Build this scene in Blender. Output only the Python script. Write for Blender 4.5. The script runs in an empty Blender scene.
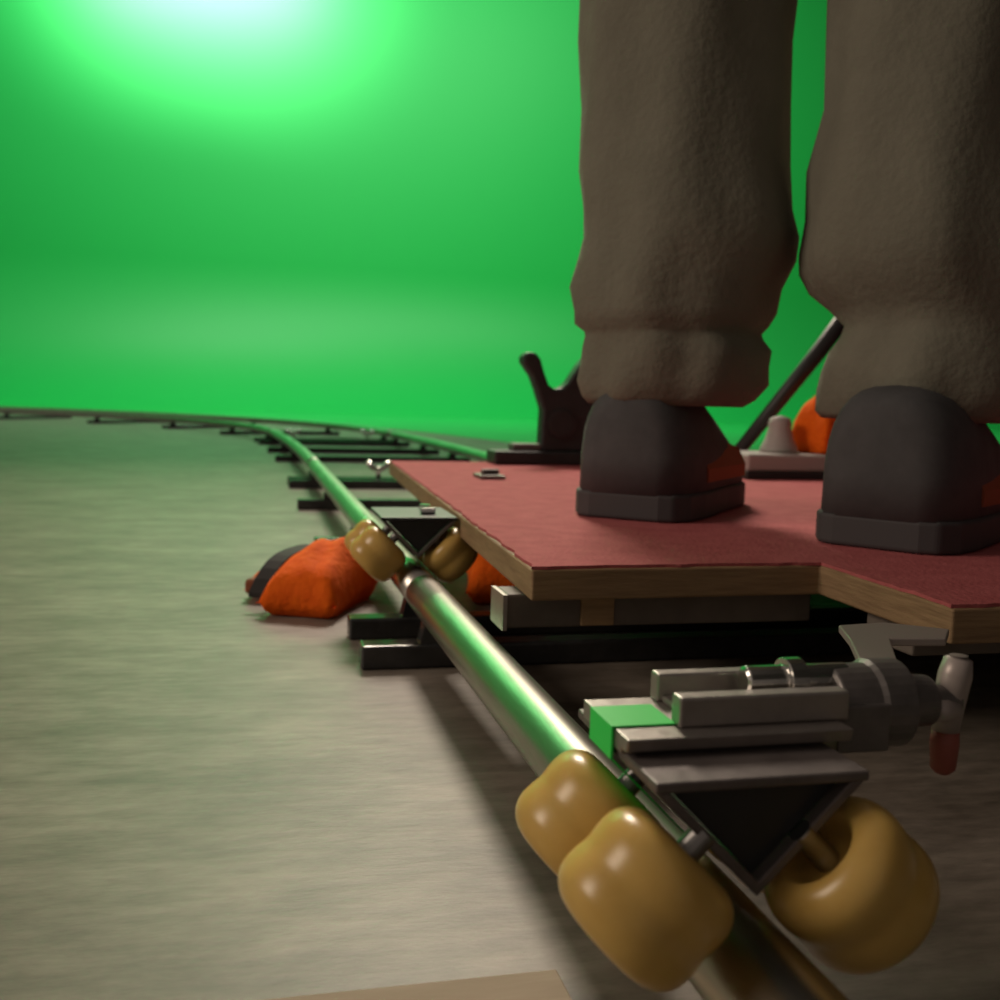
import bpy, bmesh, math, random
from math import sin, cos, pi, radians
from mathutils import Vector, Matrix
random.seed(7)
SC = bpy.context.scene
COL = SC.collection

# ------------------------------------------------------------------ camera
cam_d = bpy.data.cameras.new('camera')
cam = bpy.data.objects.new('camera', cam_d); COL.objects.link(cam)
cam_d.sensor_width = 36.0; cam_d.lens = 36.0 * 1.05
cam_d.clip_start = 0.02; cam_d.clip_end = 200
RIGHT = Vector((0.97269277, -0.23042698, 0.02778832))
UP = Vector((-0.00440258, 0.10138787, 0.99483723))
FWD = Vector((0.23205474, 0.96779332, -0.09760478))
M = Matrix((RIGHT, UP, -FWD)).transposed().to_4x4()
M.translation = Vector((0, 0, 0.27))
cam.matrix_world = M
cam_d.dof.use_dof = True
cam_d.dof.focus_distance = 0.62
cam_d.dof.aperture_fstop = 11.0
SC.camera = cam
SC.view_settings.view_transform = 'Standard'
SC.view_settings.look = 'None'
SC.view_settings.exposure = 0.0
SC.view_settings.gamma = 1.0
SC.view_settings.use_curve_mapping = False

# ------------------------------------------------------------------ light
w = bpy.data.worlds.new('studio_dark'); SC.world = w
w.use_nodes = True
w.node_tree.nodes['Background'].inputs[0].default_value = (1.0, 0.82, 0.70, 1)
w.node_tree.nodes['Background'].inputs[1].default_value = 0.12

def area(name, loc, target, size, power, color, size_y=None, spread=180):
    d = bpy.data.lights.new(name, 'AREA'); d.energy = power; d.color = color
    d.shape = 'RECTANGLE'; d.size = size; d.size_y = size_y or size
    d.spread = radians(spread)
    o = bpy.data.objects.new(name, d); COL.objects.link(o)
    o.location = loc
    o.rotation_euler = (Vector(target) - Vector(loc)).to_track_quat('-Z', 'Y').to_euler()
    return o

# overhead studio key, hung high over the track beyond the dolly
area('key_light', (0.95, 5.0, 3.7), (0.2, 1.0, 0), 1.1, 27, (1.0, 0.84, 0.68), spread=70)
area('fill_light', (-3.0, 0.9, 2.0), (0.3, 0.9, 0.35), 1.2, 13, (1.0, 0.82, 0.66), spread=100)  # added warm fill from the left, not a lamp in view
# cyclorama lamps hung above the top of the frame
area('screen_wash', (-0.5, 11.6, 8.0), (-0.5, 15.0, 4.0), 4.0, 215, (0.97, 1.0, 0.95), 0.8)
area('screen_spot', (-0.75, 12.3, 6.6), (-0.6, 15.0, 5.7), 3.0, 80, (1.0, 0.98, 0.97), 0.3, spread=66)
area('floor_wash', (2.4, 9.5, 7.0), (2.2, 13.2, 0.3), 7.0, 300, (0.97, 1.0, 0.95), 1.0)

# ------------------------------------------------------------------ materials
def mat(name, color, rough=0.6, metal=0.0, spec=0.5, noise=None, bump=None, color2=None, coat=0.0, stretch=(1, 1, 1), sss=0.0):
    m = bpy.data.materials.new(name); m.use_nodes = True
    nt = m.node_tree; b = nt.nodes['Principled BSDF']
    b.inputs['Base Color'].default_value = (*color, 1)
    b.inputs['Roughness'].default_value = rough
    b.inputs['Metallic'].default_value = metal
    b.inputs['Specular IOR Level'].default_value = spec
    b.inputs['Coat Weight'].default_value = coat
    if sss:
        b.inputs['Subsurface Weight'].default_value = sss
        b.inputs['Subsurface Radius'].default_value = (0.01, 0.005, 0.002)
        b.inputs['Subsurface Scale'].default_value = 0.5
    if noise or bump:
        tc = nt.nodes.new('ShaderNodeTexCoord'); mp = nt.nodes.new('ShaderNodeMapping')
        mp.inputs['Scale'].default_value = stretch
        nt.links.new(tc.outputs['Object'], mp.inputs['Vector'])
    if noise:
        n = nt.nodes.new('ShaderNodeTexNoise'); n.inputs['Scale'].default_value = noise
        n.inputs['Detail'].default_value = 6; n.inputs['Roughness'].default_value = 0.62
        nt.links.new(mp.outputs['Vector'], n.inputs['Vector'])
        r = nt.nodes.new('ShaderNodeValToRGB')
        r.color_ramp.elements[0].position = 0.32; r.color_ramp.elements[1].position = 0.70
        c2 = color2 or tuple(c * 0.6 for c in color)
        r.color_ramp.elements[0].color = (*c2, 1); r.color_ramp.elements[1].color = (*color, 1)
        nt.links.new(n.outputs['Fac'], r.inputs['Fac'])
        nt.links.new(r.outputs['Color'], b.inputs['Base Color'])
    if bump:
        n2 = nt.nodes.new('ShaderNodeTexNoise'); n2.inputs['Scale'].default_value = bump[0]
        n2.inputs['Detail'].default_value = 4
        nt.links.new(mp.outputs['Vector'], n2.inputs['Vector'])
        bp = nt.nodes.new('ShaderNodeBump'); bp.inputs['Strength'].default_value = bump[1]
        bp.inputs['Distance'].default_value = 0.01
        nt.links.new(n2.outputs['Fac'], bp.inputs['Height'])
        nt.links.new(bp.outputs['Normal'], b.inputs['Normal'])
    return m

def floor_material():
    m = bpy.data.materials.new('worn_concrete'); m.use_nodes = True
    nt = m.node_tree; b = nt.nodes['Principled BSDF']
    b.inputs['Roughness'].default_value = 0.48
    b.inputs['Specular IOR Level'].default_value = 0.5
    tc = nt.nodes.new('ShaderNodeTexCoord')
    def nz(scale, st, detail=6):
        mp = nt.nodes.new('ShaderNodeMapping'); mp.inputs['Scale'].default_value = st
        mp.inputs['Rotation'].default_value = (0, 0, 0.2)
        nt.links.new(tc.outputs['Object'], mp.inputs['Vector'])
        n = nt.nodes.new('ShaderNodeTexNoise'); n.inputs['Scale'].default_value = scale
        n.inputs['Detail'].default_value = detail; n.inputs['Roughness'].default_value = 0.65
        nt.links.new(mp.outputs['Vector'], n.inputs['Vector'])
        return n
    big = nz(5.0, (1, 2.0, 1)); fine = nz(30, (0.7, 2.2, 1)); scuff = nz(3.0, (1, 1.6, 1), 9)
    r1 = nt.nodes.new('ShaderNodeValToRGB')
    r1.color_ramp.elements[0].position = 0.30; r1.color_ramp.elements[0].color = (0.165, 0.138, 0.108, 1)
    r1.color_ramp.elements[1].position = 0.68; r1.color_ramp.elements[1].color = (0.345, 0.295, 0.245, 1)
    nt.links.new(big.outputs['Fac'], r1.inputs['Fac'])
    r2 = nt.nodes.new('ShaderNodeValToRGB')
    r2.color_ramp.elements[0].position = 0.34; r2.color_ramp.elements[0].color = (0.55, 0.55, 0.54, 1)
    r2.color_ramp.elements[1].position = 0.62; r2.color_ramp.elements[1].color = (1, 1, 1, 1)
    nt.links.new(fine.outputs['Fac'], r2.inputs['Fac'])
    mx = nt.nodes.new('ShaderNodeMixRGB'); mx.blend_type = 'MULTIPLY'; mx.inputs[0].default_value = 0.8
    nt.links.new(r1.outputs['Color'], mx.inputs[1]); nt.links.new(r2.outputs['Color'], mx.inputs[2])
    r3 = nt.nodes.new('ShaderNodeValToRGB')
    r3.color_ramp.elements[0].position = 0.28; r3.color_ramp.elements[0].color = (0.50, 0.48, 0.45, 1)
    r3.color_ramp.elements[1].position = 0.45; r3.color_ramp.elements[1].color = (1, 1, 1, 1)
    nt.links.new(scuff.outputs['Fac'], r3.inputs['Fac'])
    mx2 = nt.nodes.new('ShaderNodeMixRGB'); mx2.blend_type = 'MULTIPLY'; mx2.inputs[0].default_value = 0.8
    nt.links.new(mx.outputs['Color'], mx2.inputs[1]); nt.links.new(r3.outputs['Color'], mx2.inputs[2])
    nt.links.new(mx2.outputs['Color'], b.inputs['Base Color'])
    bp = nt.nodes.new('ShaderNodeBump'); bp.inputs['Strength'].default_value = 0.12
    bp.inputs['Distance'].default_value = 0.005
    nt.links.new(fine.outputs['Fac'], bp.inputs['Height']); nt.links.new(bp.outputs['Normal'], b.inputs['Normal'])
    return m

M_FLOOR = floor_material()
M_GREEN = mat('chroma_green_paint', (0.011, 0.60, 0.095), 0.5, spec=0.5)
M_STEEL = mat('polished_steel_tube', (0.62, 0.59, 0.53), 0.32, 1.0, noise=60, color2=(0.42, 0.40, 0.36), stretch=(1, 0.1, 1))
M_SLEEPER = mat('dark_painted_steel', (0.045, 0.047, 0.050), 0.22, spec=0.6, noise=40, color2=(0.028, 0.029, 0.03))
M_URE = mat('amber_urethane', (0.74, 0.50, 0.15), 0.28, spec=0.5, noise=25, color2=(0.62, 0.39, 0.095), sss=0.15)
M_HUB = mat('bearing_steel', (0.35, 0.34, 0.33), 0.3, 1.0)
M_PLATE = mat('scuffed_plate_steel', (0.20, 0.175, 0.165), 0.46, 0.35, noise=50, color2=(0.13, 0.11, 0.105), bump=(160, 0.05))
M_ALU = mat('dull_aluminium', (0.50, 0.46, 0.43), 0.38, 0.85, noise=45, color2=(0.38, 0.35, 0.33), bump=(140, 0.05))
M_BOLT = mat('bright_zinc', (0.75, 0.74, 0.70), 0.18, 1.0)
M_TAPE = mat('green_gaffer_tape', (0.02, 0.86, 0.11), 0.45)
M_RED = mat('red_deck_covering', (0.56, 0.155, 0.16), 0.85, spec=0.2, noise=35, color2=(0.45, 0.11, 0.115), bump=(220, 0.25))
M_PLY = mat('plywood_edge', (0.38, 0.25, 0.13), 0.7, noise=14, color2=(0.24, 0.15, 0.075), stretch=(1.5, 1.5, 22), bump=(60, 0.2))
M_SKIRT = mat('grey_painted_beam', (0.20, 0.17, 0.145), 0.5, spec=0.4, noise=18, color2=(0.14, 0.12, 0.10))
M_BLOCK = mat('pale_pine_block', (0.50, 0.33, 0.17), 0.7, noise=20, stretch=(1, 1, 6))
M_SHIM = mat('pale_bare_wood', (0.42, 0.33, 0.24), 0.75, noise=16, color2=(0.34, 0.26, 0.18), stretch=(1, 8, 1))
M_BLACK = mat('black_plastic', (0.028, 0.03, 0.032), 0.45, spec=0.5, noise=30, color2=(0.018, 0.019, 0.02))
M_ORANGE = mat('orange_nylon', (1.0, 0.17, 0.008), 0.85, spec=0.2, noise=60, color2=(0.88, 0.12, 0.006), bump=(90, 0.35))
M_STRAP = mat('black_webbing', (0.02, 0.02, 0.019), 0.8)
M_FLAP = mat('brown_flap', (0.25, 0.07, 0.025), 0.8)
M_TROUSER = mat('olive_brown_cotton', (0.22, 0.212, 0.165), 0.9, spec=0.2, noise=9, color2=(0.175, 0.168, 0.13), bump=(120, 0.2))
M_SHOE = mat('charcoal_suede', (0.095, 0.095, 0.098), 0.75, spec=0.35, noise=30, color2=(0.07, 0.07, 0.073))
M_SOLE = mat('dark_rubber', (0.062, 0.060, 0.063), 0.7)
M_RUST = mat('rust_orange_suede', (0.30, 0.085, 0.035), 0.8)
M_LACE = mat('pale_blue_grey_lace', (0.22, 0.25, 0.30), 0.8)
M_SKIN = mat('skin', (0.55, 0.33, 0.24), 0.55)
M_HAIR = mat('dark_hair', (0.03, 0.022, 0.016), 0.6)
M_JACKET = mat('dark_jacket', (0.05, 0.05, 0.055), 0.85)
M_CASE = mat('pale_grey_case', (0.42, 0.38, 0.36), 0.6)
M_CAST = mat('grey_cast_metal', (0.26, 0.24, 0.23), 0.4, 0.6, noise=40)
M_LEVER = mat('pale_worn_lever', (0.46, 0.40, 0.37), 0.42, 0.3)
M_GRIP = mat('dull_red_grip', (0.36, 0.10, 0.075), 0.55)

# ------------------------------------------------------------------ helpers
def obj(name, bm, m, parent=None, smooth=False, bevel=0.0, loc=None):
    bmesh.ops.recalc_face_normals(bm, faces=bm.faces[:])
    me = bpy.data.meshes.new(name); bm.to_mesh(me); bm.free()
    me.materials.append(m)
    o = bpy.data.objects.new(name, me); COL.objects.link(o)
    if smooth:
        for p in me.polygons: p.use_smooth = True
    if bevel:
        md = o.modifiers.new('bevel', 'BEVEL'); md.width = bevel; md.segments = 3
        md.limit_method = 'ANGLE'; md.angle_limit = radians(40)
    if parent: o.parent = parent
    return o

def thing(name, label, cat, group=None, loc=(0, 0, 0)):
    o = bpy.data.objects.new(name, None); COL.objects.link(o); o.empty_display_size = 0.05
    o.location = loc
    return tag(o, label, cat, group)

def tag(o, label, cat=None, group=None):
    o['label'] = label
    if cat: o['category'] = cat
    if group: o['group'] = group
    return o

def structure(o, label=None):
    o['kind'] = 'structure'
    if label: o['label'] = label
    return o

def add_box(bm, x0, x1, y0, y1, z0, z1):
    v = [bm.verts.new(p) for p in ((x0, y0, z0), (x1, y0, z0), (x1, y1, z0), (x0, y1, z0),
                                   (x0, y0, z1), (x1, y0, z1), (x1, y1, z1), (x0, y1, z1))]
    for f in ((3, 2, 1, 0), (4, 5, 6, 7), (0, 1, 5, 4), (1, 2, 6, 5), (2, 3, 7, 6), (3, 0, 4, 7)):
        bm.faces.new([v[i] for i in f])
    return v

def box(x0, x1, y0, y1, z0, z1):
    bm = bmesh.new(); add_box(bm, x0, x1, y0, y1, z0, z1); return bm

def add_loft(bm, rings, cap=True, closed=True):
    vr = [[bm.verts.new(p) for p in r] for r in rings]
    n = len(vr[0])
    for a, b in zip(vr, vr[1:]):
        for i in range(n if closed else n - 1):
            j = (i + 1) % n
            bm.faces.new((a[i], a[j], b[j], b[i]))
    if cap:
        bm.faces.new(vr[0]); bm.faces.new(vr[-1])
    return vr

def frame_of(d):
    d = Vector(d).normalized()
    u = d.cross(Vector((0, 0, 1)))
    if u.length < 1e-4: u = Vector((1, 0, 0))
    u.normalize(); v = u.cross(d).normalized()
    return u, v

def add_tube(bm, pts, r, n=20, cap=True):
    pts = [Vector(p) for p in pts]
    rad = r if isinstance(r, (list, tuple)) else [r] * len(pts)
    rings = []
    for i, p in enumerate(pts):
        d = pts[min(i + 1, len(pts) - 1)] - pts[max(i - 1, 0)]
        u, v = frame_of(d)
        rings.append([p + (u * cos(2 * pi * k / n) + v * sin(2 * pi * k / n)) * rad[i] for k in range(n)])
    add_loft(bm, rings, cap)

def add_lathe(bm, origin, axis, profile, n=40):
    """profile: (distance along axis, radius)"""
    o = Vector(origin); a = Vector(axis).normalized(); u, v = frame_of(a)
    rings = [[o + a * t + (u * cos(2 * pi * k / n) + v * sin(2 * pi * k / n)) * max(r, 1e-4) for k in range(n)] for t, r in profile]
    add_loft(bm, rings, True)

def add_prism(bm, poly, d):
    """poly: list of 3-D points; extruded by vector d"""
    a = [bm.verts.new(p) for p in poly]; d = Vector(d)
    b = [bm.verts.new(Vector(p) + d) for p in poly]
    n = len(poly)
    bm.faces.new(a); bm.faces.new(b[::-1])
    for i in range(n):
        bm.faces.new((a[i], a[(i + 1) % n], b[(i + 1) % n], b[i]))

# ------------------------------------------------------------------ setting
bm = bmesh.new()
add_box(bm, -16, 18, -4, 17, -0.1, 0)
structure(obj('floor', bm, M_FLOOR), 'worn grey brown concrete studio floor')

bm = bmesh.new(); add_box(bm, 2.0, 2.05, -3.0, 2.4, 0.0, 4.0)  # black wall added out of view to keep the lower right dark
structure(obj('added_shade_wall', bm, M_STRAP), 'added unseen black wall shading the right of the studio')

# green painted floor area behind the track, with a curved edge
def smooth_line(pts, n=10):
    out = []
    for i in range(len(pts) - 1):
        p0 = Vector(pts[max(i - 1, 0)]); p1 = Vector(pts[i]); p2 = Vector(pts[i + 1]); p3 = Vector(pts[min(i + 2, len(pts) - 1)])
        for k in range(n):
            t = k / n
            out.append(0.5 * ((2 * p1) + (p2 - p0) * t + (2 * p0 - 5 * p1 + 4 * p2 - p3) * t * t + (3 * p1 - p0 - 3 * p2 + p3) * t ** 3))
    out.append(Vector(pts[-1]))
    return out
edge = smooth_line([(-15, 12.6), (-8, 12.9), (-2.9, 12.6), (-1.3, 11.6), (0.0, 10.2), (1.0, 8.2), (1.45, 6.4), (1.7, 5.0), (2.6, 3.4), (5, 2.2), (11, 1.6), (17, 1.5)])
bm = bmesh.new()
lo = [bm.verts.new((p.x, p.y, 0.002)) for p in edge]
hi = [bm.verts.new((p.x, 13.02, 0.002)) for p in edge]
for i in range(len(edge) - 1):
    bm.faces.new((lo[i], lo[i + 1], hi[i + 1], hi[i]))
g = obj('floor', bm, M_GREEN); structure(g, 'green painted studio floor running into the green wall')
# cyclorama wall with a wide cove at its foot
bm = bmesh.new()
prof = [(13.0, 0.0025)] + [(13.0 + 2.0 * sin(a), 2.0 - 2.0 * cos(a) + 0.0025) for a in [pi / 2 * k / 24 for k in range(1, 25)]] + [(15.0, 9.0)]
rings = [[Vector((x, y, z)) for y, z in prof] for x in (-15, -5, 5, 17)]
add_loft(bm, rings, cap=False, closed=False)
structure(obj('wall_back', bm, M_GREEN, smooth=True), 'bright green chroma screen wall curving into the floor')

# ------------------------------------------------------------------ dolly track
ZR, RR = 0.060, 0.0195
XL, XR = 0.181, 0.801
SL_H = 0.024
# the track runs straight, bends gently, then turns left across the back
S1, K1 = 3.13, 1 / 40.0
S2, K2 = 5.45, 1 / 3.9
def path(sl, lat=0.0):
    """point and heading at distance sl along the left rail, lat metres to its right"""
    x, y, h = XL, min(sl, S1), 0.0
    for a, b, k in ((S1, S2, K1), (S2, 99.0, K2)):
        d = min(sl, b) - a
        if d <= 0: break
        r = 1 / k
        x += r * (cos(h + d * k) - cos(h)); y += r * (sin(h + d * k) - sin(h)); h += d * k
    return x + lat * cos(h), y + lat * sin(h), h

GAUGE = XR - XL
def clamp(parent, x, y):
    bm = bmesh.new()
    add_tube(bm, [(x, y, SL_H), (x, y, SL_H + 0.024)], 0.007, 12)
    add_tube(bm, [(x - 0.036, y, SL_H + 0.045), (x - 0.018, y, SL_H + 0.030), (x, y, SL_H + 0.022), (x + 0.018, y, SL_H + 0.030), (x + 0.036, y, SL_H + 0.045)], [0.008, 0.010, 0.009, 0.010, 0.008], 12)
    c = obj('wing_clamp', bm, M_BOLT, parent, smooth=True); c['label'] = 'bright silver wing clamp'

def section(label, s0, s1, sleepers, clamps=()):
    t = thing('dolly_track', label, 'dolly track', 'sections of the steel dolly track')
    n = max(2, int((s1 - s0) / 0.1))
    for lat in (0.0, GAUGE):
        bm = bmesh.new()
        add_tube(bm, [(*path(s0 + (s1 - s0) * k / n, lat)[:2], ZR) for k in range(n + 1)], RR, 36)
        obj('rail', bm, M_STEEL, t, smooth=True)
    for sp in sleepers:
        x, y, h = path(sp)
        def put(bm):
            bmesh.ops.rotate(bm, verts=bm.verts[:], cent=(0, 0, 0), matrix=Matrix.Rotation(h, 3, 'Z'))
            bmesh.ops.translate(bm, verts=bm.verts[:], vec=(x, y, 0)); return bm
        sl = obj('sleeper', put(box(-0.074, GAUGE + 0.074, -0.015, 0.015, 0.0, SL_H)), M_SLEEPER, t, bevel=0.003)
        for lat in (0.0, GAUGE):
            bm = bmesh.new()
            add_prism(bm, [(lat - 0.016, -0.011, SL_H - 0.001), (lat + 0.016, -0.011, SL_H - 0.001), (lat + 0.011, -0.011, ZR - RR + 0.004), (lat - 0.011, -0.011, ZR - RR + 0.004)], (0, 0.022, 0))
            obj('rail_saddle', put(bm), M_SLEEPER, sl)
        for csp, lat in clamps:
            if csp == sp: clamp(sl, *path(sp, lat)[:2])
    return t

section('steel dolly track section nearest the camera, carrying the foremost yellow wheels', -0.9, 1.088, (-0.85, -0.35, 1.022))
section('steel dolly track section passing beneath the red platform, beside the orange sandbag', 1.0885, 3.04, (1.150, 1.790, 2.445, 2.99))
section('gently bending steel dolly track section just beyond the red platform', 3.0405, 5.45, (3.10, 4.12, 4.72, 5.40), ((3.10, 0.19),))
section('curved steel dolly track section turning left along the green floor', 5.4505, 10.6, (5.67, 6.55, 7.45, 8.35, 9.25, 10.15), ((5.67, 0.13), (5.67, 0.53)))

# thin offcut of board on the floor by the rail
bm = bmesh.new(); add_box(bm, -0.16, 0.140, 0.355, 0.445, 0.0, 0.006)
tag(obj('wooden_shim', bm, M_SHIM, bevel=0.001), 'thin pale wooden board lying on the floor beside the nearest yellow wheels', 'board')

# ------------------------------------------------------------------ camera dolly
dolly = thing('camera_dolly', 'red topped plywood camera dolly riding the steel track on yellow wheels', 'camera dolly')
ZD = 0.139
deck_poly = [(0.265, 2.04), (0.212, 0.772), (0.462, 0.778), (0.456, 0.60), (1.45, 0.60), (1.45, 2.04)]
bm = bmesh.new(); add_prism(bm, [(x, y, ZD - 0.0255) for x, y in deck_poly], (0, 0, 0.0245))
deck = obj('deck_board', bm, M_PLY, dolly, bevel=0.002)
# covering with a slightly ragged edge
rag = []
n = len(deck_poly)
for i in range(n):
    a = Vector(deck_poly[i]); b = Vector(deck_poly[(i + 1) % n])
    steps = max(2, int((b - a).length / 0.012))
    nrm = Vector((-(b - a).y, (b - a).x)).normalized()
    for k in range(steps):
        rag.append(a.lerp(b, k / steps) + nrm * (0.0022 + random.uniform(-0.0016, 0.0022)))
bm = bmesh.new(); add_prism(bm, [(p.x, p.y, ZD - 0.001) for p in rag], (0, 0, 0.0025))
c = obj('deck_covering', bm, M_RED, dolly); c['label'] = 'dusty red covering on top of the deck'
ZT = ZD + 0.0019

# front beam, corner angle and packing block under the deck
o = obj('front_beam', box(0.200, 0.470, 0.803, 0.84, 0.0855, 0.1133), M_SKIRT, dolly, bevel=0.002)
bm = bmesh.new(); add_box(bm, 0.1965, 0.2, 0.799, 0.842, 0.0845, 0.1133)
c = obj('corner_angle', bm, M_ALU, o); c['label'] = 'pale metal angle on the beam end'
obj('packing_block', box(0.262, 0.290, 0.7985, 0.8025, 0.087, 0.112), M_BLOCK, o, bevel=0.001)['label'] = 'pale wooden block'
obj('cross_beam', box(0.215, 1.30, 1.15, 1.27, 0.096, 0.113), M_SKIRT, dolly, bevel=0.002)
obj('cross_beam', box(0.47, 1.30, 0.66, 0.72, 0.090, 0.113), M_SKIRT, dolly, bevel=0.002)
obj('side_beam', box(0.60, 0.68, 0.85, 2.0, 0.090, 0.113), M_SKIRT, dolly, bevel=0.002)
# latch plate on deck
bm = bmesh.new(); add_box(bm, 0.352, 0.392, 1.60, 1.66, ZT, ZT + 0.006)
add_tube(bm, [(0.358, 1.62, ZT + 0.010), (0.386, 1.63, ZT + 0.010)], 0.005, 12)
obj('latch_plate', bm, M_CAST, dolly, bevel=0.001)['label'] = 'small steel latch set on the red deck'

# wheels ---------------------------------------------------------------
WR, WW = 0.0292, 0.044
def wheel(parent, y, side, nc):
    """side -1: left of the rail. Axle along n (down and outwards)."""
    n = Vector((side * 0.70711, 0, -0.70711)); u = Vector((side * 0.70711, 0, 0.70711))
    c = Vector((XL, y, ZR)) + u * (RR + WR + 0.0005 + (0.0045 if side < 0 else 0.0010)) + n * (nc + (0.0030 if side < 0 else 0.0020))
    h = WW / 2; rc = 0.0125
    prof = [(-h + 0.009, 0.008), (-h + 0.009, 0.0125), (-h + 0.001, 0.0155), (-h, WR - rc)]
    for k in range(1, 9):
        a = pi / 2 * k / 8
        prof.append((-h + rc * (1 - cos(a)), WR - rc + rc * sin(a)))
    for k in range(1, 9):            # shallow waist between the two treads
        t = k / 9
        prof.append((-h + rc + (WW - 2 * rc) * t, WR - 0.0007 * math.exp(-((t - 0.5) / 0.2) ** 2)))
    for k in range(0, 9):
        a = pi / 2 * k / 8
        prof.append((h - rc + rc * sin(a), WR - rc + rc * cos(a)))
    prof += [(h - 0.001, 0.0145), (h - 0.006, 0.0120), (h - 0.006, 0.008)]
    bm = bmesh.new(); add_lathe(bm, c, n, prof, 56)
    # hub bearing and axle nut
    wv = obj('wheel', bm, M_URE, parent, smooth=True); wv['label'] = 'amber yellow urethane wheel'
    return wv, c, n

def truck(y0, y1, wy, stack):
    ax = 0.031                       # apex height above the rail centre
    za = ZR + ax; hw = 0.0415; th = 0.004
    bm = bmesh.new()
    poly = [(XL - hw, y0, za + hw), (XL, y0, za), (XL + hw, y0, za + hw), (XL + hw - th * 1.42, y0, za + hw), (XL, y0, za + th * 1.42), (XL - hw + th * 1.42, y0, za + hw)]
    add_prism(bm, poly, (0, y1 - y0, 0))
    tr = obj('wheel_truck', bm, M_PLATE, dolly, bevel=0.0008); tr['label'] = 'steel V-shaped wheel carrier'
    obj('top_plate', box(XL - hw - 0.0005, XL + hw + 0.001, y0 - 0.001, y1, za + hw, za + hw + 0.004), M_PLATE if stack else M_BLACK, tr, bevel=0.001)
    bm = bmesh.new(); add_prism(bm, [(XL - 0.034, y0 + 0.006, za + 0.0405), (XL + 0.034, y0 + 0.006, za + 0.0405), (XL, y0 + 0.006, za + 0.0062)], (0, 0.003, 0))  # plate added in black to stand in for shade in the hollow V
    obj('shade_web', bm, M_BLACK, tr)['label'] = 'added black plate standing in for shade inside the V-shaped carrier'
    for y in wy:
        for side in (-1, 1):
            wo, c, n = wheel(tr, y, side, 0.0035)
    for y in wy:
        for side in (-1, 1):
            n = Vector((side * 0.70711, 0, -0.70711)); u = Vector((side * 0.70711, 0, 0.70711))
            c = Vector((XL, y, ZR)) + u * (RR + WR + 0.0005 + (0.0045 if side < 0 else 0.0010)) + n * (0.0035 + (0.0030 if side < 0 else 0.0020))
            bm = bmesh.new()
            add_lathe(bm, c, n, [(-0.0315, 0.0045), (-0.0312, 0.005), (0.0150, 0.005), (0.0151, 0.0085), (0.0175, 0.0085)], 6 * 4)
            obj('axle_bolt', bm, M_HUB, tr)
    return tr, za + hw + 0.004

tr1, zt = truck(0.3345, 0.424, (0.338, 0.401), True)
# stepped clamp on the near truck
bm = bmesh.new()
add_prism(bm, [(0.1375, 0.366, zt), (0.1375, 0.366, zt + 0.002), (0.1375, 0.360, zt + 0.002), (0.1375, 0.3585, zt + 0.0075), (0.1375, 0.412, zt + 0.0075), (0.1375, 0.412, zt)], (0.0945, 0, 0))
obj('clamp_block', bm, M_ALU, tr1, bevel=0.0007)['label'] = 'dull aluminium lower clamp block'
bm = bmesh.new()
tp_ = [(0.1372, zt + 0.0077), (0.1372, zt - 0.0045), (0.1685, zt - 0.036), (0.168, zt - 0.0365), (0.1362, zt - 0.0047), (0.1362, zt + 0.0084), (0.1625, zt + 0.0084), (0.1625, zt + 0.0077)]
add_prism(bm, [(x, 0.373, z) for x, z in tp_], (0, 0.026, 0))
obj('tape_strip', bm, M_TAPE, tr1)['label'] = 'bright green tape'
bm = bmesh.new()
add_box(bm, 0.1625, 0.236, 0.369, 0.378, zt + 0.0075, zt + 0.0195)
add_box(bm, 0.167, 0.236, 0.404, 0.412, zt + 0.0075, zt + 0.0195)
add_box(bm, 0.169, 0.236, 0.378, 0.404, zt + 0.0075, zt + 0.0105)
obj('channel_bar', bm, M_ALU, tr1, bevel=0.0012)['label'] = 'dull aluminium channel across the carrier'
bm = bmesh.new()
add_lathe(bm, (0.200, 0.392, zt + 0.0185), (1, 0, 0), [(0, 0.005), (0.001, 0.0065), (0.018, 0.0065), (0.0182, 0.0095), (0.026, 0.0095), (0.0262, 0.0065), (0.047, 0.0065)], 18)
obj('cross_bolt', bm, M_BOLT, tr1, smooth=False, bevel=0.0004)['label'] = 'bright bolt lying in the channel'
bm = bmesh.new()
add_lathe(bm, (0.238, 0.392, zt + 0.007), (1, 0, 0), [(0, 0.015), (0.001, 0.017), (0.018, 0.0175), (0.020, 0.019), (0.034, 0.019), (0.036, 0.012), (0.050, 0.011), (0.051, 0.007), (0.064, 0.007)], 28)
add_box(bm, 0.234, 0.258, 0.373, 0.420, zt - 0.008, zt + 0.012)
cast = obj('pivot_casting', bm, M_CAST, tr1, bevel=0.001); cast['label'] = 'grey cast pivot housing'
# lever handle at the end of the pivot
bm = bmesh.new()
lx, ly = 0.2995, 0.392
add_tube(bm, [(lx + 0.003, ly, zt + 0.0265), (lx + 0.003, ly, zt + 0.025), (lx + 0.002, ly, zt + 0.018), (lx, ly, zt + 0.006), (lx - 0.001, ly, zt - 0.008)], [0.004, 0.006, 0.0072, 0.0068, 0.0056], 18)
add_lathe(bm, (lx - 0.012, ly - 0.006, zt + 0.004), (1, 0, 0), [(0, 0.003), (0.001, 0.005), (0.006, 0.005), (0.012, 0.003)], 14)
lev = obj('lever', bm, M_LEVER, tr1, smooth=True); lev['label'] = 'pale worn clamp lever with dull red grip'
bm = bmesh.new(); add_tube(bm, [(lx - 0.001, ly, zt - 0.007), (lx - 0.001, ly, zt - 0.013), (lx - 0.001, ly, zt - 0.024), (lx - 0.001, ly, zt - 0.0265)], [0.0058, 0.0062, 0.0054, 0.003], 18)
obj('lever_grip', bm, M_GRIP, lev, smooth=True)['label'] = 'dull red grip on the lever'
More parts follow.
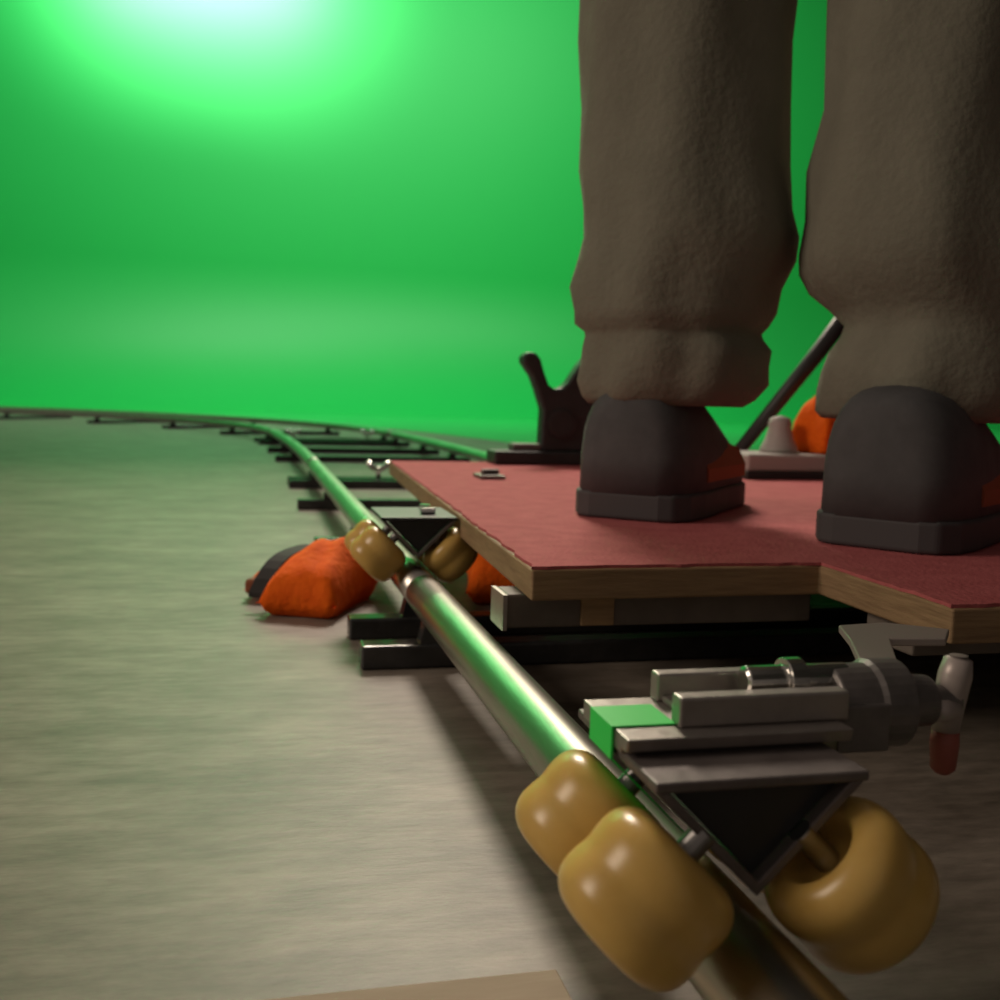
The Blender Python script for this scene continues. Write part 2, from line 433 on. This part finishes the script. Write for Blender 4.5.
# pale flat arm reaching back from the pivot to the deck
bm = bmesh.new()
add_prism(bm, [(0.367, 0.592, 0.126), (0.402, 0.597, 0.126), (0.434, 0.573, 0.126), (0.414, 0.549, 0.126), (0.378, 0.553, 0.126), (0.292, 0.402, 0.126), (0.280, 0.408, 0.126), (0.352, 0.555, 0.126)], (0, 0, 0.005))
obj('swing_arm', bm, M_LEVER, dolly, bevel=0.001)['label'] = 'pale flat metal arm beside the deck edge'

tr2, zt2 = truck(1.13, 1.235, (1.150, 1.216), False)
bm = bmesh.new(); add_tube(bm, [(0.187, 1.16, zt2 + 0.003), (0.203, 1.16, zt2 + 0.003)], 0.005, 14)
obj('cross_bolt', bm, M_BOLT, tr2)['label'] = 'bright bolt on the carrier'
bm = bmesh.new(); add_tube(bm, [(0.200, 1.21, zt2), (0.200, 1.21, zt2 + 0.006)], 0.007, 6)
obj('cross_bolt', bm, M_BOLT, tr2)['label'] = 'bright bolt on the carrier'

# ------------------------------------------------------------------ gear on the deck
yk = thing('yoke_bracket', 'black two-armed yoke bracket standing at the far edge of the deck', 'bracket', None, (0.56, 2.0, ZT))
inv = Matrix.Translation(yk.location).inverted()
def sub(o, root):
    o.parent = root; o.matrix_parent_inverse = Matrix.Translation(root.location).inverted(); return o
sub(obj('base_plate', box(0.457, 0.70, 1.955, 2.035, ZT, ZT + 0.026), M_BLACK, bevel=0.004), yk)
bm = bmesh.new(); add_box(bm, 0.497, 0.555, 1.975, 2.02, ZT + 0.026, ZT + 0.040)
sub(obj('base_lug', bm, M_PLATE, bevel=0.004), yk)['label'] = 'grey metal lug'
prof = [(0.553, 0.165), (0.555, 0.25), (0.543, 0.285), (0.532, 0.312), (0.513, 0.338), (0.512, 0.350), (0.521, 0.358), (0.538, 0.357), (0.548, 0.345), (0.556, 0.320), (0.566, 0.296), (0.577, 0.289), (0.592, 0.290), (0.604, 0.302), (0.625, 0.335), (0.655, 0.37), (0.69, 0.40), (0.72, 0.39), (0.72, 0.165)]
bm = bmesh.new(); add_prism(bm, [(x, 1.975, z) for x, z in prof], (0, 0.042, 0))
sub(obj('yoke', bm, M_BLACK, bevel=0.006), yk)
bm = bmesh.new(); add_lathe(bm, (0.594, 1.974, 0.222), (0, -1, 0), [(0, 0.03), (0.003, 0.03), (0.004, 0.022), (0.004, 0.012)], 28)
sub(obj('pivot_disc', bm, M_BLACK), yk)

# low pale case between the shoes
cs = thing('equipment_case', 'low pale grey case with dark base behind the right shoe', 'case', None, (0.93, 1.72, ZT))
sub(obj('case_body', box(0.835, 1.12, 1.66, 1.80, ZT + 0.013, ZT + 0.043), M_CASE, bevel=0.005), cs)
sub(obj('case_base', box(0.832, 1.123, 1.655, 1.805, ZT, ZT + 0.013), M_BLACK, bevel=0.002), cs)['label'] = 'dark base of the case'
kz = ZT + 0.043
bm = bmesh.new(); add_lathe(bm, (0.930, 1.73, kz + 0.0005), (0, 0, 1), [(0, 0.034), (0.008, 0.033), (0.022, 0.026), (0.045, 0.020), (0.052, 0.021), (0.062, 0.017), (0.066, 0.004)], 24)
tag(obj('adjusting_knob', bm, M_CASE, smooth=True), 'small pale grey knob standing on the low case', 'knob')

def pillow(bm, L, W, H, nu=22, nv=14, flat=0.30, seed=0):
    rnd = random.Random(seed)
    ph = [rnd.uniform(0, 6.28) for _ in range(6)]
    top, bot = [], []
    for i in range(nu + 1):
        u = -1 + 2 * i / nu; tr, brw = [], []
        for j in range(nv + 1):
            v = -1 + 2 * j / nv
            pin = 1 - 0.10 * (1 - v * v) * abs(u) ** 2
            pinv = 1 - 0.10 * (1 - u * u)
            hgt = (max(0, 1 - u ** 4) * max(0, 1 - v ** 4)) ** 0.5
            wr = 0.05 * sin(5 * u + ph[0] + 2 * v) + 0.04 * sin(9 * v + ph[1] - 3 * u)
            x = u * L / 2 * pin; y = v * W / 2 * pinv * (1.0)
            H_ = H * (1 + 0.22 * u)
            zt_ = H_ * (flat + (1 - flat) * hgt * (1 + wr))
            zb = H_ * flat * (1 - min(1, hgt * 1.6))
            tr.append(bm.verts.new((x, y, zt_))); brw.append((x, y, zb))
        top.append(tr); bot.append(brw)
    bv = []
    for i in range(nu + 1):
        row = []
        for j in range(nv + 1):
            if i in (0, nu) or j in (0, nv): row.append(top[i][j])
            else: row.append(bm.verts.new(bot[i][j]))
        bv.append(row)
    for i in range(nu):
        for j in range(nv):
            bm.faces.new((top[i][j], top[i + 1][j], top[i + 1][j + 1], top[i][j + 1]))
            bm.faces.new((bv[i][j], bv[i][j + 1], bv[i + 1][j + 1], bv[i + 1][j]))

def place(bm, loc, rz, tilt=0.0):
    bmesh.ops.rotate(bm, verts=bm.verts[:], cent=(0, 0, 0), matrix=Matrix.Rotation(tilt, 3, 'Y'))
    bmesh.ops.rotate(bm, verts=bm.verts[:], cent=(0, 0, 0), matrix=Matrix.Rotation(rz, 3, 'Z'))
    bmesh.ops.translate(bm, verts=bm.verts[:], vec=loc)

# orange cloth bag hanging behind the right shoe
bm = bmesh.new(); pillow(bm, 0.15, 0.09, 0.12, seed=5); place(bm, (1.045, 1.735, kz + 0.0005), 0.3)
tag(obj('orange_pouch', bm, M_ORANGE, smooth=True), 'orange cloth pouch on the low case beside the right shoe', 'pouch')

# low tripod behind the right leg
tp = thing('tripod', 'low black tripod behind the right leg, one strut slanting into view', 'tripod', None, (1.2, 1.76, ZT))
ap = Vector((1.235, 1.84, 0.60))
for ft in ((0.885, 1.84), (1.41, 1.55), (1.41, 2.0)):
    bm = bmesh.new(); add_tube(bm, [(ft[0], ft[1], ZT + 0.013), ap.lerp(Vector((ft[0], ft[1], ZT)), 0.5), ap], [0.012, 0.016, 0.018], 14)
    l = sub(obj('leg', bm, M_BLACK, smooth=True), tp)
    bm = bmesh.new(); add_lathe(bm, (ft[0], ft[1], ZT), (0, 0, 1), [(0, 0.02), (0.012, 0.018), (0.016, 0.010)], 16)
    sub(obj('foot', bm, M_SOLE), tp)
bm = bmesh.new(); add_lathe(bm, ap - Vector((0, 0, 0.03)), (0, 0, 1), [(0, 0.03), (0.02, 0.04), (0.05, 0.04), (0.055, 0.055), (0.075, 0.055)], 24)
sub(obj('head', bm, M_BLACK), tp)

# ------------------------------------------------------------------ sandbags
sb = thing('sandbag', 'orange sandbag with a black strap lying on the floor left of the rail', 'sandbag', 'orange sandbags on the track', (0.09, 1.40, 0))
ang = radians(56)
bm = bmesh.new(); pillow(bm, 0.185, 0.100, 0.074, seed=1); place(bm, (0.091, 1.330, 0.0), ang + 0.16)
sub(obj('pouch', bm, M_ORANGE, smooth=True), sb)
bm = bmesh.new(); pillow(bm, 0.145, 0.055, 0.046, seed=2); place(bm, (0.055, 1.435, 0.0), ang)
sub(obj('pouch', bm, M_ORANGE, smooth=True), sb)
ax_, ay_ = cos(ang), sin(ang)
rings = []
for k in range(15):
    t = -1 + 2 * k / 14
    p = Vector((0.064 + ax_ * t * 0.098, 1.382 + ay_ * t * 0.098, 0.064 - 0.040 * abs(t) ** 3 + 0.004 * t)); sd = Vector((-ay_, ax_, 0.0)) * 0.012
    up = Vector((0, 0, 0.003))
    rings.append([p - sd - up, p + sd - up, p + sd + up, p - sd + up])
bm = bmesh.new(); add_loft(bm, rings)
sub(obj('strap', bm, M_STRAP), sb)['label'] = 'black webbing carry strap'
bm = bmesh.new(); add_box(bm, -0.012, 0.012, -0.016, 0.016, 0.0, 0.020); place(bm, (0.013, 1.375, 0.008), ang)
sub(obj('end_flap', bm, M_FLAP, bevel=0.005), sb)['label'] = 'brown stitched end flap'

bm = bmesh.new(); pillow(bm, 0.22, 0.12, 0.075, seed=3); place(bm, (0.348, 1.40, 0.0), radians(80))
tag(obj('sandbag', bm, M_ORANGE, smooth=True), 'orange sandbag half hidden between the rails beneath the platform', 'sandbag', 'orange sandbags on the track')

# ------------------------------------------------------------------ person
FW = Vector((0.60, 0.80, 0)).normalized(); RT = Vector((FW.y, -FW.x, 0))
LC = Vector((0.462, 1.13, 0)); RC = Vector((0.660, 0.945, 0))
HIP = (LC + RC) / 2
person_loc = Vector((HIP.x, HIP.y, ZT))
# body: one continuous skinned figure
bm = bmesh.new(); sl = bm.verts.layers.skin.verify()
def sv(p, r):
    v = bm.verts.new(p); v[sl].radius = (r, r) if not isinstance(r, tuple) else r; return v
def P(f, r_, z): return HIP + FW * f + RT * r_ + Vector((0, 0, ZT + z))
pel = sv(P(0, 0, 0.95), 0.11); bm.verts.ensure_lookup_table()
pel[sl].use_root = True
sp1 = sv(P(0.01, 0, 1.12), 0.11); sp2 = sv(P(0.01, 0, 1.33), 0.125); nk = sv(P(0.01, 0, 1.49), 0.055)
hd1 = sv(P(0.03, 0, 1.58), 0.066); hd2 = sv(P(0.03, 0, 1.68), 0.082); hd3 = sv(P(0.025, 0, 1.75), 0.06)
for a, b in ((pel, sp1), (sp1, sp2), (sp2, nk), (nk, hd1), (hd1, hd2), (hd2, hd3)): bm.edges.new((a, b))
for s, cc in ((-1, LC), (1, RC)):
    ank = Vector((cc.x, cc.y, ZT + 0.10))
    hip = sv(P(0, s * 0.10, 0.88), 0.085); kn = sv(Vector((cc.x, cc.y, ZT + 0.49)) + FW * 0.02, 0.058)
    cf = sv(Vector((cc.x, cc.y, ZT + 0.34)), 0.055); an = sv(ank, 0.036)
    heel = sv(Vector((cc.x, cc.y, ZT + 0.050)) + FW * 0.0, 0.034); toe = sv(Vector((cc.x, cc.y, ZT + 0.042)) + FW * 0.13, 0.028)
    for a, b in ((pel, hip), (hip, kn), (kn, cf), (cf, an), (an, heel), (heel, toe)): bm.edges.new((a, b))
    sh = sv(P(0.0, s * 0.18, 1.40), 0.055); el = sv(P(0.06, s * 0.25, 1.12), 0.042); wr = sv(P(0.26, s * 0.20, 1.00), 0.028)
    pm = sv(P(0.33, s * 0.19, 0.99), 0.030)
    for a, b in ((sp2, sh), (sh, el), (el, wr), (wr, pm)): bm.edges.new((a, b))
    for k, (off, ln) in enumerate(((-0.027, 0.065), (-0.009, 0.078), (0.009, 0.074), (0.027, 0.056))):
        f1 = sv(P(0.365, s * 0.19 + off, 0.985), 0.0095); f2 = sv(P(0.365 + ln * 0.55, s * 0.19 + off * 1.1, 0.965), 0.0085); f3 = sv(P(0.365 + ln * 0.75, s * 0.19 + off * 1.1, 0.935), 0.007)
        bm.edges.new((pm, f1)); bm.edges.new((f1, f2)); bm.edges.new((f2, f3))
    t1 = sv(P(0.315, s * 0.19 - s * 0.042, 0.985), 0.011); t2 = sv(P(0.355, s * 0.19 - s * 0.055, 0.965), 0.009)
    bm.edges.new((pm, t1)); bm.edges.new((t1, t2))
me = bpy.data.meshes.new('person'); bm.to_mesh(me); bm.free()
me.materials.append(M_SKIN)
person = bpy.data.objects.new('person', me); COL.objects.link(person)
md = person.modifiers.new('skin', 'SKIN'); md.use_smooth_shade = True
md = person.modifiers.new('sub', 'SUBSURF'); md.levels = 1; md.render_levels = 2
tag(person, 'person in olive brown trousers and charcoal shoes standing on the red deck', 'person')

NSEG = 48
def fold(a, z, seed):
    return (0.003 * sin(3 * a + 7 * z + seed) + 0.0035 * sin(7 * a - 9 * z + 2 * seed) + 0.0022 * sin(2 * a + 45 * z + seed) + 0.002 * sin(11 * a + 22 * z + seed))
def leg_rings(c, prof, seed, hipside):
    rings = []
    for z, r, dr, df, fs in prof:
        ring = []
        for k in range(NSEG):
            a = 2 * pi * k / NSEG
            rr = r + fs * fold(a, z, seed)
            ring.append(Vector((c.x, c.y, ZT + z)) + RT * (dr + rr * cos(a)) + FW * (df + rr * sin(a)))
        rings.append(ring)
    return rings
prof_l = [(0.128, 0.072, 0.0, 0.0, 0.5), (0.125, 0.084, 0.0, 0.0, 0.7), (0.133, 0.092, 0.003, 0.0, 1.0), (0.15, 0.1, 0.007, 0.0, 1.3), (0.17, 0.099, 0.008, 0.0, 1.3), (0.188, 0.101, 0.01, 0, 1.2), (0.2, 0.097, 0.006, 0, 0.8), (0.206, 0.098, 0.004, 0, 0.5), (0.214, 0.107, 0.002, 0, 0.5), (0.228, 0.11, 0.006, 0, 0.7), (0.255, 0.113, 0.005, 0.0, 0.9), (0.285, 0.117, 0.016, 0.0, 0.8), (0.31, 0.118, 0.02, 0.0, 0.8), (0.34, 0.117, 0.016, 0.0, 0.8), (0.39, 0.115, 0.009, 0.003, 0.9), (0.46, 0.115, 0.007, 0.006, 0.9), (0.53, 0.117, 0.004, 0.008, 0.9), (0.6, 0.12, 0.007, 0.01, 0.9), (0.72, 0.118, -0.005, 0.01, 0.8)]
prof_r = [(0.12, 0.078, 0.0, 0.0, 0.5), (0.117, 0.092, 0.0, 0.0, 0.7), (0.124, 0.101, 0.003, 0.0, 1.0), (0.145, 0.107, 0.008, 0.0, 1.2), (0.165, 0.106, 0.01, 0.0, 1.2), (0.185, 0.103, 0.014, 0.0, 1.0), (0.2, 0.098, 0.02, 0, 0.7), (0.212, 0.096, 0.022, 0, 0.6), (0.228, 0.103, 0.014, 0, 0.7), (0.245, 0.11, 0.0, 0, 0.8), (0.265, 0.116, -0.006, 0.0, 0.8), (0.285, 0.117, -0.007, 0.0, 0.8), (0.32, 0.114, -0.004, 0.0, 0.8), (0.37, 0.11, -0.008, 0.0, 0.9), (0.43, 0.107, -0.004, 0.005, 0.9), (0.52, 0.106, -0.002, 0.01, 0.9), (0.6, 0.108, -0.005, 0.012, 0.9), (0.72, 0.112, -0.015, 0.01, 0.8)]
bm = bmesh.new()
for c, prof, seed, s in ((LC, prof_l, 1.3, -1), (RC, prof_r, 4.1, 1)):
    rings = leg_rings(c, prof, seed, s)
    last = Vector((c.x, c.y, 0))
    for z, r, t in ((0.80, 0.112, 0.3), (0.88, 0.108, 0.6), (0.95, 0.10, 0.8)):
        tgt = HIP + RT * (s * 0.08)
        cc = Vector((c.x, c.y, 0)).lerp(Vector((tgt.x, tgt.y, 0)), t)
        rings.append([Vector((cc.x, cc.y, ZT + z)) + RT * r * cos(2 * pi * k / NSEG) + FW * r * sin(2 * pi * k / NSEG) for k in range(NSEG)])
    add_loft(bm, rings)
rings = []
for z, rx, ry in ((0.80, 0.14, 0.105), (0.86, 0.185, 0.13), (0.93, 0.185, 0.135), (1.0, 0.172, 0.125), (1.06, 0.165, 0.12)):
    rings.append([Vector((HIP.x, HIP.y, ZT + z)) + RT * rx * cos(2 * pi * k / NSEG) + FW * ry * sin(2 * pi * k / NSEG) for k in range(NSEG)])
add_loft(bm, rings)
obj('trousers', bm, M_TROUSER, person, smooth=True)['label'] = 'baggy olive brown trousers bunched at the ankles'
# jacket: torso and sleeves
bm = bmesh.new()
rings = []
for z, rx, ry in ((0.93, 0.200, 0.150), (0.98, 0.195, 0.148), (1.15, 0.185, 0.145), (1.32, 0.205, 0.150), (1.42, 0.19, 0.125), (1.47, 0.11, 0.09), (1.52, 0.075, 0.075)):
    rings.append([Vector((HIP.x, HIP.y, ZT + z)) + RT * rx * cos(2 * pi * k / NSEG) + FW * (0.01 + ry * sin(2 * pi * k / NSEG)) for k in range(NSEG)])
add_loft(bm, rings)
for s in (-1, 1):
    add_tube(bm, [P(0, s * 0.12, 1.42), P(0.0, s * 0.19, 1.39), P(0.03, s * 0.225, 1.26), P(0.06, s * 0.25, 1.12), P(0.15, s * 0.228, 1.06), P(0.245, s * 0.204, 1.01)], [0.07, 0.073, 0.064, 0.056, 0.049, 0.042], 24)
obj('jacket', bm, M_JACKET, person, smooth=True)
# hair cap and face features
bm = bmesh.new()
hc = P(0.015, 0, 1.69)
rings = []
for k in range(9):
    a = pi / 2 * k / 9
    rings.append([hc + RT * 0.098 * cos(a) * cos(2 * pi * j / 24) + FW * (0.105 * cos(a) * sin(2 * pi * j / 24)) + Vector((0, 0, 0.115 * sin(a) - (0.05 if sin(2 * pi * j / 24) < 0.1 else 0.0) * cos(a))) for j in range(24)])
add_loft(bm, rings)
obj('hair', bm, M_HAIR, person, smooth=True)

def shoe(c, toe_ang, label):
    f = Matrix.Rotation(toe_ang, 3, 'Z') @ FW; r = Vector((f.y, -f.x, 0))
    base = Vector((c.x, c.y, ZT))
    st = [(-0.118, 0.036), (-0.112, 0.052), (-0.09, 0.064), (-0.05, 0.068), (0.0, 0.066), (0.06, 0.062), (0.11, 0.062), (0.15, 0.058), (0.18, 0.045), (0.195, 0.024)]
    def outline(t, e=0.0): return [base + f * t]
    # sole
    bm = bmesh.new()
    ol = [(t, w + 0.004) for t, w in st]
    poly = [base + f * t + r * w for t, w in ol] + [base + f * t - r * w for t, w in reversed(ol)]
    add_prism(bm, poly, (0, 0, 0.030))
    so = obj('sole', bm, M_SOLE, bevel=0.004)
    # upper
    hts = [0.130, 0.142, 0.150, 0.152, 0.146, 0.122, 0.096, 0.080, 0.067, 0.052]
    bm = bmesh.new(); rings = []
    N = 16
    for (t, w_), h in zip(st, hts):
        ring = []
        for k in range(N + 1):
            a = pi * k / N
            e = 0.75
            cx_ = abs(cos(a)) ** e * (1 if cos(a) >= 0 else -1)
            ring.append(base + f * t + r * (w_ * cx_) + Vector((0, 0, 0.028 + (h - 0.028) * sin(a) ** 0.6)))
        rings.append(ring)
    add_loft(bm, rings)
    up = obj('shoe', bm, M_SHOE, person, smooth=True); up['label'] = label
    so.parent = up; so['label'] = 'dark rubber sole'
    # rust orange side panels
    bm = bmesh.new()
    for s in (-1, 1):
        rr = []
        for t in (-0.035, 0.0, 0.03, 0.06, 0.09, 0.12):
            w_ = 0.066
            rr.append([base + f * t + r * s * (w_ + 0.003) + Vector((0, 0, z)) * 1 - r * s * max(0, z - 0.055) * 0.5 for z in (0.040, 0.055, 0.075, 0.102 - 0.25 * max(0, t - 0.0))])
        add_loft(bm, rr, cap=False, closed=False)
    md_ = obj('side_panel', bm, M_RUST, up); md_['label'] = 'rust orange side panel'
    s_ = md_.modifiers.new('thick', 'SOLIDIFY'); s_.thickness = 0.004
    return up
shoe(Vector((0.472, 1.160, 0)), -0.08, 'left charcoal shoe with rust orange side panel')
shoe(Vector((0.650, 0.915, 0)), -0.30, 'right charcoal shoe')
